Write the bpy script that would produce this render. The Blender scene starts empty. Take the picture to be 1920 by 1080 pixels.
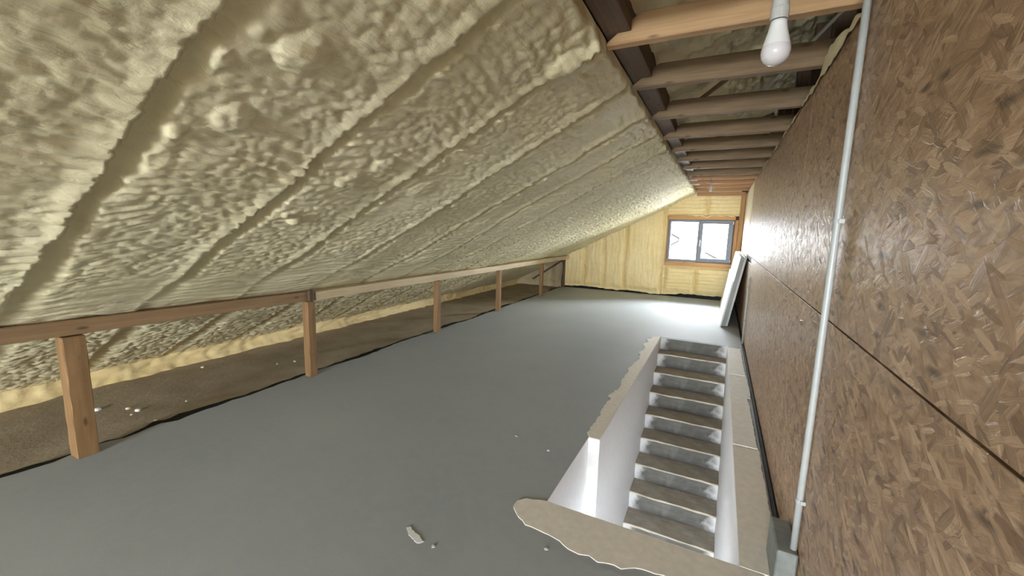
import bpy, bmesh, math, random
import numpy as np
from mathutils import Vector, Matrix
from mathutils.geometry import delaunay_2d_cdt

random.seed(7)
SC = bpy.context.scene
COL = SC.collection

# ------------------------------------------------------------------ camera
def cam_axes(yaw, pitch, roll):
    f = Vector((math.sin(yaw)*math.cos(pitch), math.cos(yaw)*math.cos(pitch), math.sin(pitch)))
    r = Vector((math.cos(yaw), -math.sin(yaw), 0)); u = r.cross(f)
    return (r*math.cos(roll)+u*math.sin(roll), u*math.cos(roll)-r*math.sin(roll), f)
cd = bpy.data.cameras.new('camera'); cam = bpy.data.objects.new('camera', cd); COL.objects.link(cam)
cr, cu, cf = cam_axes(*[math.radians(a) for a in (-26.507, -8.292, 1.4926)])
cam.matrix_world = Matrix(((cr.x, cu.x, -cf.x, 0), (cr.y, cu.y, -cf.y, 0), (cr.z, cu.z, -cf.z, 1.6), (0, 0, 0, 1)))
cd.sensor_width = 36; cd.lens = 774.27/1920*36; cd.clip_start = .02; cd.clip_end = 300
SC.camera = cam

# ------------------------------------------------------------------ sky and exposure
SKY = 90.0
wd = bpy.data.worlds.new('overcast_sky'); SC.world = wd; wd.use_nodes = True
bg = wd.node_tree.nodes['Background']; bg.inputs[0].default_value = (.91, .96, 1.0, 1); bg.inputs[1].default_value = SKY
SC.view_settings.view_transform = 'Standard'; SC.view_settings.look = 'None'
SC.view_settings.gamma = 1.0; SC.view_settings.exposure = 0.22; SC.view_settings.use_curve_mapping = False
SC.cycles.max_bounces = 14; SC.cycles.diffuse_bounces = 7; SC.cycles.glossy_bounces = 4
SC.cycles.transparent_max_bounces = 12; SC.cycles.use_denoising = True
SC.cycles.caustics_reflective = False; SC.cycles.caustics_refractive = False
SC.cycles.sample_clamp_indirect = 12.0

def portal(name, loc, sx, sy, rot):
    l = bpy.data.lights.new(name, 'AREA'); l.shape = 'RECTANGLE'; l.size = sx; l.size_y = sy
    l.cycles.is_portal = True
    o = bpy.data.objects.new(name, l); o.location = loc; o.rotation_euler = rot; COL.objects.link(o); return o
WX0, WX1, WZ0, WZ1, WY = -1.185, .245, .885, 1.905, 11.06       # gable window in view
BX0, BX1, BZ0, BZ1, BY = -2.5, .25, .25, 2.0, -7.0              # gable window behind the photographer
HX0, HX1, HZ0, HZ1, HY = -.76, .18, -2.6, -.45, -.7              # window of the hall below the stairs
portal('daylight_portal', ((WX0+WX1)/2, WY+.16, (WZ0+WZ1)/2), WX1-WX0+.1, WZ1-WZ0+.1, (math.radians(-90), 0, 0))
portal('daylight_portal', ((BX0+BX1)/2, BY-.16, (BZ0+BZ1)/2), BX1-BX0+.1, BZ1-BZ0+.1, (math.radians(90), 0, 0))
portal('daylight_portal', ((HX0+HX1)/2, HY-.16, (HZ0+HZ1)/2), HX1-HX0+.1, HZ1-HZ0+.1, (math.radians(90), 0, 0))

# ------------------------------------------------------------------ helpers
def link(name, me, mat=None, parent=None, smooth=False):
    o = bpy.data.objects.new(name, me); COL.objects.link(o)
    if mat is not None and not me.materials: me.materials.append(mat)
    if parent is not None: o.parent = parent
    if smooth: me.polygons.foreach_set('use_smooth', [True]*len(me.polygons))
    return o
def from_bm(name, bm, mat=None, parent=None, smooth=False):
    bmesh.ops.recalc_face_normals(bm, faces=bm.faces[:])
    me = bpy.data.meshes.new(name); bm.to_mesh(me); bm.free()
    return link(name, me, mat, parent, smooth)
def pydata(name, v, f, mat=None, parent=None, smooth=False):
    me = bpy.data.meshes.new(name); me.from_pydata(v, [], f); me.update()
    return link(name, me, mat, parent, smooth)
def empty(name, loc=(0, 0, 0)):
    o = bpy.data.objects.new(name, None); o.location = loc; o.empty_display_size = .1; COL.objects.link(o); return o
def tag(o, label, cat, group=None):
    o['label'] = label; o['category'] = cat
    if group: o['group'] = group
    return o
def struct(o, label=None):
    o['kind'] = 'structure'
    if label: o['label'] = label
    return o
def add_box(bm, x0, x1, y0, y1, z0, z1, bev=0, seg=1):
    vs = [bm.verts.new(p) for p in ((x0,y0,z0),(x1,y0,z0),(x1,y1,z0),(x0,y1,z0),(x0,y0,z1),(x1,y0,z1),(x1,y1,z1),(x0,y1,z1))]
    fs = [bm.faces.new([vs[i] for i in q]) for q in ((3,2,1,0),(4,5,6,7),(0,1,5,4),(1,2,6,5),(2,3,7,6),(3,0,4,7))]
    if bev:
        es = list({e for f in fs for e in f.edges})
        bmesh.ops.bevel(bm, geom=es, offset=bev, segments=seg, affect='EDGES', profile=.5)
def box(name, dims, mat, parent=None, bev=0, seg=1, origin=None):
    bm = bmesh.new(); add_box(bm, *dims, bev=bev, seg=seg)
    if origin is not None:
        bmesh.ops.translate(bm, verts=bm.verts[:], vec=-Vector(origin))
    o = from_bm(name, bm, mat, parent)
    if origin is not None: o.location = origin
    return o
def add_tube(bm, pts, r, n=12, caps=True):
    pts = [Vector(p) for p in pts]; rings = []
    ref = Vector((0, 0, 1))
    for i, p in enumerate(pts):
        d = (pts[min(i+1, len(pts)-1)]-pts[max(i-1, 0)]).normalized()
        a = d.cross(ref)
        if a.length < .05: a = d.cross(Vector((0, 1, 0)))
        a.normalize(); b = d.cross(a)
        rr = r[i] if isinstance(r, (list, tuple)) else r
        rings.append([bm.verts.new(p+(a*math.cos(t)+b*math.sin(t))*rr) for t in [2*math.pi*k/n for k in range(n)]])
    for A, B in zip(rings, rings[1:]):
        for k in range(n): bm.faces.new((A[k], A[(k+1) % n], B[(k+1) % n], B[k]))
    if caps: bm.faces.new(rings[0][::-1]); bm.faces.new(rings[-1])
def add_lathe(bm, prof, n=28):
    rings = []
    for r, z in prof:
        if r < 1e-5: rings.append([bm.verts.new((0, 0, z))])
        else: rings.append([bm.verts.new((r*math.cos(2*math.pi*k/n), r*math.sin(2*math.pi*k/n), z)) for k in range(n)])
    for A, B in zip(rings, rings[1:]):
        for k in range(n):
            a, b = A[k % len(A)], A[(k+1) % len(A)]; c, d = B[(k+1) % len(B)], B[k % len(B)]
            q = []
            for v in (a, b, c, d):
                if v not in q: q.append(v)
            if len(q) > 2: bm.faces.new(q)

# ------------------------------------------------------------------ noise
def _hash(x, y, s):
    h = (x.astype(np.int64)*374761393 + y.astype(np.int64)*668265263 + s*1442695041) & 0xffffffff
    h = ((h ^ (h >> 13))*1274126177) & 0xffffffff
    h = ((h ^ (h >> 16))*2246822519) & 0xffffffff
    return (h ^ (h >> 15)) & 0xffffff
def perlin(x, y, s=0):
    xi = np.floor(x); yi = np.floor(y); fx = x-xi; fy = y-yi
    u = fx*fx*fx*(fx*(fx*6-15)+10); v = fy*fy*fy*(fy*(fy*6-15)+10)
    def g(dx, dy):
        a = _hash(xi+dx, yi+dy, s)*(2*math.pi/0xffffff)
        return np.cos(a)*(fx-dx)+np.sin(a)*(fy-dy)
    a = g(0, 0)*(1-u)+g(1, 0)*u; b = g(0, 1)*(1-u)+g(1, 1)*u
    return (a*(1-v)+b*v)*1.5
def worley(x, y, s=0):
    xi = np.floor(x); yi = np.floor(y); best = np.full(x.shape, 9.0)
    for dx in (-1, 0, 1):
        for dy in (-1, 0, 1):
            a = _hash(xi+dx, yi+dy, s)/0xffffff; b = _hash(xi+dx, yi+dy, s+77)/0xffffff
            best = np.minimum(best, (xi+dx+a-x)**2+(yi+dy+b-y)**2)
    return np.sqrt(best)
def sstep(a, b, x):
    t = np.clip((x-a)/(b-a), 0, 1); return t*t*(3-2*t)
def grid_mesh(name, P, mat, keep=None, parent=None):
    """P: (n, m, 3) array -> smooth quad mesh; keep: optional (n-1, m-1) mask of quads"""
    n, m = P.shape[:2]; idx = np.arange(n*m).reshape(n, m)
    q = np.stack([idx[:-1, :-1], idx[1:, :-1], idx[1:, 1:], idx[:-1, 1:]], -1)
    q = q[keep] if keep is not None else q.reshape(-1, 4)
    used = np.zeros(n*m, bool); used[q.ravel()] = True; rem = np.cumsum(used)-1; q = rem[q]
    V = P.reshape(-1, 3)[used]
    me = bpy.data.meshes.new(name)
    me.vertices.add(len(V)); me.vertices.foreach_set('co', V.astype(np.float32).ravel())
    me.loops.add(q.size); me.loops.foreach_set('vertex_index', q.astype(np.int32).ravel())
    me.polygons.add(len(q)); me.polygons.foreach_set('loop_start', np.arange(0, q.size, 4, dtype=np.int32))
    me.update(calc_edges=True); me.polygons.foreach_set('use_smooth', np.ones(len(q), bool)); me.update()
    return link(name, me, mat, parent)

# ------------------------------------------------------------------ materials
class NT:
    def __init__(s, name, rough=.6, spec=.5):
        s.m = bpy.data.materials.new(name); s.m.use_nodes = True; s.t = s.m.node_tree; s.n = s.t.nodes
        s.b = s.n['Principled BSDF']; s.b.inputs['Roughness'].default_value = rough
        s.b.inputs['Specular IOR Level'].default_value = spec
        s.tc = s.n.new('ShaderNodeTexCoord').outputs['Object']
    def l(s, a, b): s.t.links.new(a, b)
    def mp(s, scale=(1, 1, 1), rot=(0, 0, 0), loc=(0, 0, 0), src=None):
        k = s.n.new('ShaderNodeMapping'); k.inputs['Scale'].default_value = scale; k.inputs['Rotation'].default_value = rot; k.inputs['Location'].default_value = loc
        s.l(src or s.tc, k.inputs['Vector']); return k.outputs[0]
    def noise(s, vec, scale, detail=4, rough=.55, dist=0):
        k = s.n.new('ShaderNodeTexNoise'); s.l(vec, k.inputs['Vector'])
        for a, b in (('Scale', scale), ('Detail', detail), ('Roughness', rough), ('Distortion', dist)): k.inputs[a].default_value = b
        return k.outputs['Fac']
    def voro(s, vec, scale, rnd=1, feature='F1'):
        k = s.n.new('ShaderNodeTexVoronoi'); k.feature = feature; s.l(vec, k.inputs['Vector']); k.inputs['Scale'].default_value = scale; k.inputs['Randomness'].default_value = rnd
        return k
    def ramp(s, fac, stops):
        k = s.n.new('ShaderNodeValToRGB'); e = k.color_ramp.elements
        while len(e) < len(stops): e.new(.5)
        for a, (p, c) in zip(e, stops): a.position = p; a.color = (*c, 1) if len(c) == 3 else c
        s.l(fac, k.inputs[0]); return k.outputs[0]
    def mix(s, fac, a, b, mode='MIX'):
        k = s.n.new('ShaderNodeMix'); k.data_type = 'RGBA'; k.blend_type = mode
        for v, i in ((fac, 0), (a, 6), (b, 7)):
            if isinstance(v, (int, float)): k.inputs[i].default_value = v
            elif isinstance(v, tuple): k.inputs[i].default_value = (*v, 1)
            else: s.l(v, k.inputs[i])
        return k.outputs[2]
    def math(s, op, a, b=0.0):
        k = s.n.new('ShaderNodeMath'); k.operation = op
        for i, v in enumerate((a, b)):
            if isinstance(v, (int, float)): k.inputs[i].default_value = v
            else: s.l(v, k.inputs[i])
        return k.outputs[0]
    def mrange(s, v, a, b, c, d):
        k = s.n.new('ShaderNodeMapRange'); s.l(v, k.inputs[0])
        for i, x in zip((1, 2, 3, 4), (a, b, c, d)): k.inputs[i].default_value = x
        return k.outputs[0]
    def col(s, c):
        if isinstance(c, tuple): s.b.inputs['Base Color'].default_value = (*c, 1)
        else: s.l(c, s.b.inputs['Base Color'])
    def bump(s, h, strength=.3, dist=.01):
        k = s.n.new('ShaderNodeBump'); k.inputs['Strength'].default_value = strength; k.inputs['Distance'].default_value = dist
        s.l(h, k.inputs['Height']); s.l(k.outputs[0], s.b.inputs['Normal'])
    def rough(s, v): s.l(v, s.b.inputs['Roughness'])

def m_plain(name, c, rough=.6, var=.12, scale=30, bump=.1, spec=.5):
    t = NT(name, rough, spec); n = t.noise(t.tc, scale)
    t.col(t.mix(t.mrange(n, .3, .7, 0, 1), tuple(x*(1-var) for x in c), tuple(min(1, x*(1+var)) for x in c)))
    if bump: t.bump(n, bump, .004)
    return t.m
def m_wood(name, light, dark, axis, rough=.65, grain=1.0, knots=True):
    t = NT(name, rough, .35); sc = [30, 30, 30]; sc[axis] = 1.6
    v = t.mp(tuple(sc)); n = t.noise(v, 1.0, 6, .6, .6)
    sc2 = [5, 5, 5]; sc2[axis] = .8
    n2 = t.noise(t.mp(tuple(sc2)), 1.0, 3)
    c = t.mix(t.mrange(n, .32, .7, 0, 1), dark, light)
    c = t.mix(t.mrange(n2, .35, .7, .55*grain, 0), c, tuple(x*.62 for x in dark))
    if knots:
        sc3 = [9, 9, 9]; sc3[axis] = 3.2
        k = t.voro(t.mp(tuple(sc3)), 1.0)
        c = t.mix(t.mrange(k.outputs['Distance'], .05, .13, .8, 0), c, tuple(x*.3 for x in dark))
    t.col(c); t.bump(n, .35, .003); return t.m
def m_foam(name, a, b, dirt=(.42, .33, .2)):
    t = NT(name, .52, .4)
    n = t.noise(t.tc, 1.3, 3); n2 = t.noise(t.tc, 55, 5, .6); n3 = t.noise(t.mp((6, 1.2, 6)), 2.0, 4)
    c = t.mix(t.mrange(n, .35, .65, 0, 1), a, b)
    c = t.mix(t.mrange(n3, .45, .75, 0, .35), c, tuple(x*.82 for x in a))
    t.col(c)
    n4 = t.noise(t.mp((34, 9, 34)), 1.0, 4, .6, .8)
    t.bump(t.math('ADD', n4, t.math('MULTIPLY', n2, .35)), .55, .011); return t.m

FOAM = m_foam('sprayed_foam', (.74, .665, .425), (.81, .74, .51))
FOAM_Y = m_foam('yellow_sprayed_foam', (.74, .59, .30), (.82, .68, .38))
FOAM_D = m_foam('shaded_brown_foam', (.42, .34, .2), (.55, .46, .29))  # brown foam, darkened in colour for the dim light under the eaves
ROUGH_Y = m_wood('sawn_timber_along_y', (.36, .235, .125), (.24, .145, .07), 1)
PALE_Y = m_wood('foam_dusted_timber', (.72, .60, .40), (.58, .45, .27), 1, knots=False)
ROUGH_Z = m_wood('orange_post_timber', (.35, .205, .095), (.22, .125, .052), 2)
JOIST_L = m_wood('fresh_joist_timber', (.60, .40, .22), (.45, .27, .13), 0)
JOIST_D = m_wood('old_joist_timber', (.30, .205, .115), (.17, .11, .058), 0)
JOIST_M = m_wood('warm_joist_timber', (.50, .29, .15), (.36, .19, .09), 0)
DARKW_Y = m_wood('dark_purlin_timber', (.205, .135, .088), (.115, .073, .046), 1)
DARKW_Z = m_wood('dark_stud_timber', (.15, .09, .055), (.08, .05, .03), 2)
TRIM_X = m_wood('window_trim_timber_x', (.62, .37, .17), (.46, .25, .10), 0)
TRIM_Z = m_wood('window_trim_timber_z', (.60, .35, .16), (.43, .23, .10), 2)
WHITE = m_plain('white_wall_paint', (.84, .84, .86), .55, .03, 18, .08)
PLASTER = m_plain('beige_filler', (.76, .715, .64), .85, .07, 22, .2)
PLASTER_W = m_plain('pale_filler', (.80, .79, .74), .85, .07, 16, .25)
CONC = m_plain('grey_painted_concrete', (.20, .215, .20), .8, .15, 20, .4)
PVC = m_plain('grey_plastic_pipe', (.42, .44, .43), .4, .04, 40, 0)
PVC_D = m_plain('dark_grey_plastic', (.30, .31, .31), .45, .05, 40, 0)
BLACK = m_plain('black_strip_and_collar', (.018, .018, .02), .55, .4, 14, .5)
ANTH = m_plain('anthracite_frame', (.085, .098, .12), .38, .1, 30, 0)
DARKVOID = m_plain('dark_boards_and_gap_shade', (.06, .042, .03), .85, .4, 6, .3)
BOARD_W = m_plain('white_insulation_board', (.78, .80, .80), .7, .03, 40, .15)
BOARD_E = m_plain('grey_board_edge', (.30, .31, .29), .85, .1, 60, .3)
BOARD_C = m_plain('pale_board_edge', (.55, .56, .54), .85, .08, 60, .3)
CREAM = m_plain('cream_wall_board', (.74, .66, .50), .5, .08, 9, .1)
def m_floor():
    t = NT('grey_floor_screed', .72, .14)
    n = t.noise(t.tc, .8, 4); n2 = t.noise(t.tc, 14, 5, .6); n3 = t.noise(t.tc, 160, 2); n4 = t.noise(t.mp((1, 1, 1), loc=(9, 4, 0)), 2.6, 5, .6)
    c = t.mix(t.mrange(n, .3, .7, 0, 1), (.335, .37, .395), (.395, .425, .45))
    c = t.mix(t.mrange(n2, .4, .7, 0, .35), c, (.45, .465, .47))
    c = t.mix(t.mrange(n4, .6, .75, 0, .35), c, (.31, .325, .33))
    c = t.mix(t.mrange(n3, .35, .65, .22, 0), c, (.26, .27, .275))
    t.col(c); t.bump(t.math('ADD', n2, t.math('MULTIPLY', n3, .3)), .12, .004)
    t.rough(t.mrange(n2, .3, .7, .62, .8)); return t.m
FLOOR = m_floor()
def m_raw():
    t = NT('raw_dusty_concrete', .9, .25)
    n = t.noise(t.tc, 2.2, 5, .6); n2 = t.noise(t.tc, 26, 5, .65)
    c = t.mix(t.mrange(n, .3, .7, 0, 1), (.29, .235, .165), (.41, .35, .26))
    c = t.mix(t.mrange(n2, .55, .75, 0, .5), c, (.50, .45, .36))
    t.col(c); t.bump(n2, .5, .01); return t.m
RAW = m_raw()
def m_osb():
    t = NT('strand_board', .5, .6)
    k = t.n.new('ShaderNodeTexNoise'); t.l(t.tc, k.inputs['Vector']); k.inputs['Scale'].default_value = 16; k.inputs['Detail'].default_value = 3
    mx = t.n.new('ShaderNodeVectorMath'); mx.operation = 'MULTIPLY_ADD'; t.l(k.outputs['Color'], mx.inputs[0]); mx.inputs[1].default_value = (.01, .012, .012); t.l(t.tc, mx.inputs[2])
    src = mx.outputs[0]
    base = t.noise(t.mp((5, 12, 40), src=src), 1.0, 5, .65)
    c = t.ramp(base, [(.28, (.20, .12, .066)), (.5, (.37, .235, .138)), (.72, (.54, .37, .235))]); h = t.math('MULTIPLY', base, .6)
    stops = [(0, (.115, .06, .03)), (.28, (.26, .16, .09)), (.5, (.39, .25, .148)), (.72, (.54, .375, .235)), (1, (.78, .58, .40))]
    for i, (ang, sy, sz, off) in enumerate(((.1, 7, 30, 0), (1.0, 9, 38, 3.1), (-.8, 8, 34, 7.7), (.45, 12, 52, 1.3), (-.35, 10, 42, 9.4))):
        v1 = t.mp((1, 1, 1), rot=(ang, 0, 0), loc=(off, off*1.7, off*.6), src=src)
        vo = t.voro(t.mp((2, sy, sz), src=v1), 1.0, 1)
        sp = t.n.new('ShaderNodeSeparateColor'); t.l(vo.outputs['Color'], sp.inputs[0])
        g = t.noise(t.mp((4, sy*.8, sz*5), src=v1), 1.0, 3)
        val = t.math('ADD', t.math('MULTIPLY', sp.outputs[0], .62), t.math('MULTIPLY', g, .55))
        cc = t.ramp(t.math('SUBTRACT', val, .1), stops)
        shape = t.mrange(t.math('ADD', vo.outputs['Distance'], t.math('MULTIPLY', t.math('SUBTRACT', g, .5), .5)), .42, .49, 1, 0)
        mask = t.math('MULTIPLY', shape, t.mrange(sp.outputs[1], .42, .5, 0, .85))
        c = t.mix(mask, c, cc)
        hh = t.math('ADD', t.math('MULTIPLY', sp.outputs[2], .9), t.math('MULTIPLY', g, .5))
        mm = t.n.new('ShaderNodeMix'); t.l(mask, mm.inputs[0]); t.l(h, mm.inputs[2]); t.l(hh, mm.inputs[3]); h = mm.outputs[0]
    dk = t.voro(t.mp((3, 6, 24), rot=(.6, 0, 0), loc=(4, 2, 8), src=src), 1.0)
    sp = t.n.new('ShaderNodeSeparateColor'); t.l(dk.outputs['Color'], sp.inputs[0])
    dm = t.math('MULTIPLY', t.math('GREATER_THAN', sp.outputs[0], .9), t.mrange(dk.outputs['Distance'], .1, .32, .75, 0))
    c = t.mix(dm, c, (.04, .02, .011))
    t.col(c); t.bump(h, .5, .006)
    t.rough(t.mrange(h, .2, 1.2, .35, .54)); return t.m
OSB = m_osb()
def m_tread():
    t = NT('worn_tread_timber', .75, .3)
    n = t.noise(t.mp((2, 18, 18)), 1.0, 5, .6, .5); n2 = t.noise(t.tc, 5, 4, .6)
    c = t.mix(t.mrange(n, .3, .7, 0, 1), (.30, .265, .21), (.48, .43, .355))
    c = t.mix(t.mrange(n2, .45, .68, 0, .7), c, (.56, .53, .46))
    t.col(c); t.bump(n, .3, .003); return t.m
TREAD = m_tread()
def m_riser():
    t = NT('riser_with_paint_overspray', .75, .3)
    n = t.noise(t.mp((3, 14, 14)), 1.0, 5, .6); n2 = t.noise(t.tc, 6, 4, .6)
    c = t.mix(t.mrange(n, .3, .7, 0, 1), (.06, .058, .053), (.115, .11, .10))
    sx = t.n.new('ShaderNodeSeparateXYZ'); t.l(t.tc, sx.inputs[0])
    e = t.math('ADD', t.math('ABSOLUTE', sx.outputs[0]), t.math('MULTIPLY', t.math('SUBTRACT', n2, .5), .30))
    c = t.mix(t.mrange(e, .33, .43, 0, .72), c, (.62, .62, .63))
    c = t.mix(t.mrange(n2, .55, .75, 0, .3), c, (.26, .26, .25))
    t.col(c); t.bump(n, .25, .003); return t.m
RISER = m_riser()
def m_glass():
    m = bpy.data.materials.new('window_glass'); m.use_nodes = True; t = m.node_tree; t.nodes.clear()
    o = t.nodes.new('ShaderNodeOutputMaterial'); mx = t.nodes.new('ShaderNodeMixShader'); tr = t.nodes.new('ShaderNodeBsdfTransparent'); gl = t.nodes.new('ShaderNodeBsdfGlossy')
    gl.inputs['Roughness'].default_value = .02; lw = t.nodes.new('ShaderNodeFresnel'); lw.inputs[0].default_value = 1.3
    t.links.new(lw.outputs[0], mx.inputs[0]); t.links.new(tr.outputs[0], mx.inputs[1]); t.links.new(gl.outputs[0], mx.inputs[2]); t.links.new(mx.outputs[0], o.inputs[0]); return m
GLASS = m_glass()

# ------------------------------------------------------------------ roof: sprayed foam on the slope
SL = .515; AN = math.atan(SL); CA, SA = math.cos(AN), math.sin(AN)
X_EAVE = -.6-2.55/SL
def slope_z(x): return 2.55+SL*(x+.6)
G = [-6.5, -5.78, -5.06, -4.35, -3.62, -2.9, -2.17, -1.45, -.72, 0.0, .72, 1.43, 2.14, 2.86, 3.60, 4.27, 5.0, 5.74, 6.48, 7.22, 7.96, 8.7, 9.44, 10.18, 10.92, 11.7]

def foam_height(u, y):
    """thickness variation of the foam over slope distance u and length y -> (h, dy)"""
    U = sstep(1.9, 3.3, u+.5*perlin(u*.6, y*.9, 3))
    h = .012*perlin(u*.9, y*1.3, 1)+.008*perlin(u*2.6, y*2.6, 2)
    t = np.full(u.shape, 9.0); tn = np.full(u.shape, 9.0)
    for i, g in enumerate(G):
        k = (.6 if 9 < i < 16 else .45)
        gj = g+k*(.05*perlin(u*1.7, u*0+i*3.3, 5)+(.010+.018*U)*perlin(u*7, u*0+i*5.1, 6)+.006*U*perlin(u*20, u*0+i*7.7, 7))
        d = y-gj
        t = np.where((d >= 0) & (d < t), d, t); tn = np.where((d < 0) & (-d < tn), -d, tn)
    wv = .085+.03*perlin(u*1.3, np.floor(y*1.37), 8)+.02*(1-U)
    edge = .007+.03*(1-U)
    far = sstep(3.8, 5.5, y)
    wv = wv*(1-.35*far)
    near = np.minimum(t, tn)
    B = sstep(-edge*.5, edge, t)*(1-sstep(wv-.015-.02*(1-U), wv+.03+.06*(1-U)+.02*perlin(u*10, y*3, 9), t))
    B = np.where(t > 5, 0, B)
    lipn = np.exp(-(tn/.04)**2)
    lump = .6+.55*np.clip(perlin(u*6, y*.8, 10)+.35, 0, 1)
    lip = lipn*(.003+.015*U*lump)
    lip2 = np.exp(-((t-wv-.05)/.05)**2)*.006*U*np.clip(.5+perlin(u*7, y*2, 11), 0, .9)
    wu = u+.06*perlin(u*1.1, y*1.5, 12)+.022*perlin(u*4.5, y*4.5, 13)+.03*np.cos((y*1.4)*2*math.pi)*.5
    rows = np.abs(np.sin(math.pi*wu/.08))**.75
    rmask = .35+.65*sstep(-.3, .5, perlin(u*.9, y*.8, 14))
    S = sstep(.25, .8, .35+.7*perlin(u*.75, y*1.05, 15)+.5*U)
    S = np.clip(S+.35*far, 0, 1); low = 1-sstep(1.5, 2.1, u)
    wy = y+.03*perlin(u*6, y*6, 16)
    F1 = worley(wy/.07, wu/.042, 17); F2 = worley(wy/.036+9, wu/.024, 18)
    scal = (1-np.clip(F1, 0, 1)**1.6)*.026+(1-np.clip(F2, 0, 1)**1.5)*.010
    streak = perlin(wu*30, y*3.6, 19)*.005+perlin(wu*15, y*1.8, 20)*.0065
    smooth = 1-.8*B
    cm = .45+.55*sstep(-.35, .35, perlin(u*1.1+5, y*1.0, 25))
    crease = -(1-np.minimum(1, 1.5*np.abs(perlin(wu*11, y*1.7, 22))))**5*.009-(1-np.minimum(1, 1.5*np.abs(perlin(wu*19+4, wy*3.1, 23))))**5*.006
    streak = streak+crease*cm
    h = h+lip+lip2-B*(.014+.026*U*(1-.4*far))
    h = h+smooth*(rows*(.006+.005*S)*rmask+scal*(.58+.35*far+.5*low)*np.maximum(S, low)*(1-.25*(1-sstep(.55, .8, y))*(1-low))+streak*(1-.5*S)-.014)
    # a few big blobs
    for (bu, by, br, bh) in ((4.75, 1.02, .10, .05), (4.35, .98, .075, .045), (3.55, 1.72, .05, .05), (3.63, 1.64, .05, .03), (4.05, 1.75, .08, .04), (4.25, 1.86, .08, .035),
                             (5.35, 2.16, .12, .06), (5.5, 2.22, .1, .06), (4.05, 2.42, .12, .035), (2.6, 4.0, .16, .03), (4.6, .80, .06, .03), (4.2, .83, .05, .03)):
        r2 = ((u-bu)**2+(y-by)**2)/br**2
        h = h+.6*bh*np.clip(1-r2, 0, 1)**.6*(1+.25*perlin(u*22, y*22, 21))
    dy = 1.1*lip*np.exp(-(tn/.03)**2)*U
    return h, dy

def axis_steps(parts):
    out = [parts[0][0]]
    for a, b, st0, st1 in parts:
        x = a
        while x < b-1e-6:
            s = st0+(st1-st0)*(x-a)/(b-a); x = min(b, x+s); out.append(x)
    return np.array(out)
ys = axis_steps([(-7.02, -.2, .09, .02), (-.2, 3.2, .0095, .011), (3.2, 11.06, .012, .024)])
us = axis_steps([(-.12, 1.6, .02, .0125), (1.6, 5.62, .0115, .0105)])
u_top = (-.605-X_EAVE)/CA
us = us[us < u_top]
UU, YY = np.meshgrid(us, ys, indexing='ij')
hh, dd = foam_height(UU, YY)
roll = sstep(u_top-.05, u_top, UU+.012*perlin(YY*7, YY*0, 30)); hh = hh*(1-.8*roll)-.045*roll**2
P = np.stack([X_EAVE+UU*CA+hh*SA, YY+dd, UU*SA-hh*CA], -1)
struct(grid_mesh('ceiling', P, FOAM), 'cream sprayed foam insulation covering the sloping roof between the rafters')

# foam of the roof above the joists, up to the ridge
ys2 = axis_steps([(-7.02, 1.0, .1, .05), (1.0, 5, .018, .02), (5, 11.06, .02, .04)]); us2 = np.arange((-.488-X_EAVE)/CA, (.75-X_EAVE)/CA, .02)
UU, YY = np.meshgrid(us2, ys2, indexing='ij')
hh, dd = foam_height(UU, YY+.33)
hh = hh*1.5-.13+.035*(1-np.clip(worley(YY/.19, UU/.14, 40), 0, 1))
P = np.stack([X_EAVE+UU*CA+hh*SA, YY+dd, UU*SA-hh*CA], -1)
struct(grid_mesh('ceiling_ridge', P, FOAM), 'lumpy sprayed foam under the ridge above the joists')
# roof boards outside the foam keep the daylight out
pydata('roof_board', [(X_EAVE-.5, -7.4, slope_z(X_EAVE-.5)+.2), (1.0, -7.4, slope_z(1.0)+.2), (1.0, 11.4, slope_z(1.0)+.2), (X_EAVE-.5, 11.4, slope_z(X_EAVE-.5)+.2),
       (X_EAVE-.5, -7.4, slope_z(X_EAVE-.5)+.24), (1.0, -7.4, slope_z(1.0)+.24), (1.0, 11.4, slope_z(1.0)+.24), (X_EAVE-.5, 11.4, slope_z(X_EAVE-.5)+.24)],
       [(0, 1, 2, 3), (7, 6, 5, 4), (0, 4, 5, 1), (1, 5, 6, 2), (2, 6, 7, 3), (3, 7, 4, 0)], DARKVOID)['kind'] = 'structure'

# low foam upstand where roof meets floor
XK = -5.3
zk = np.linspace(-.06, .24, 17); UU, YY = np.meshgrid(zk, ys[::2], indexing='ij')
hk = .03*perlin(UU*3, YY*2.4, 50)+.03*(1-np.clip(worley(YY/.12, UU/.07, 51), 0, 1))+.02*perlin(UU*14, YY*9, 52)
P = np.stack([XK+hk+.06*(1-sstep(-.06, .06, UU)), YY, UU], -1)
struct(grid_mesh('wall_left', P, FOAM_Y), 'low bulging band of yellow foam at the eaves')

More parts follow.
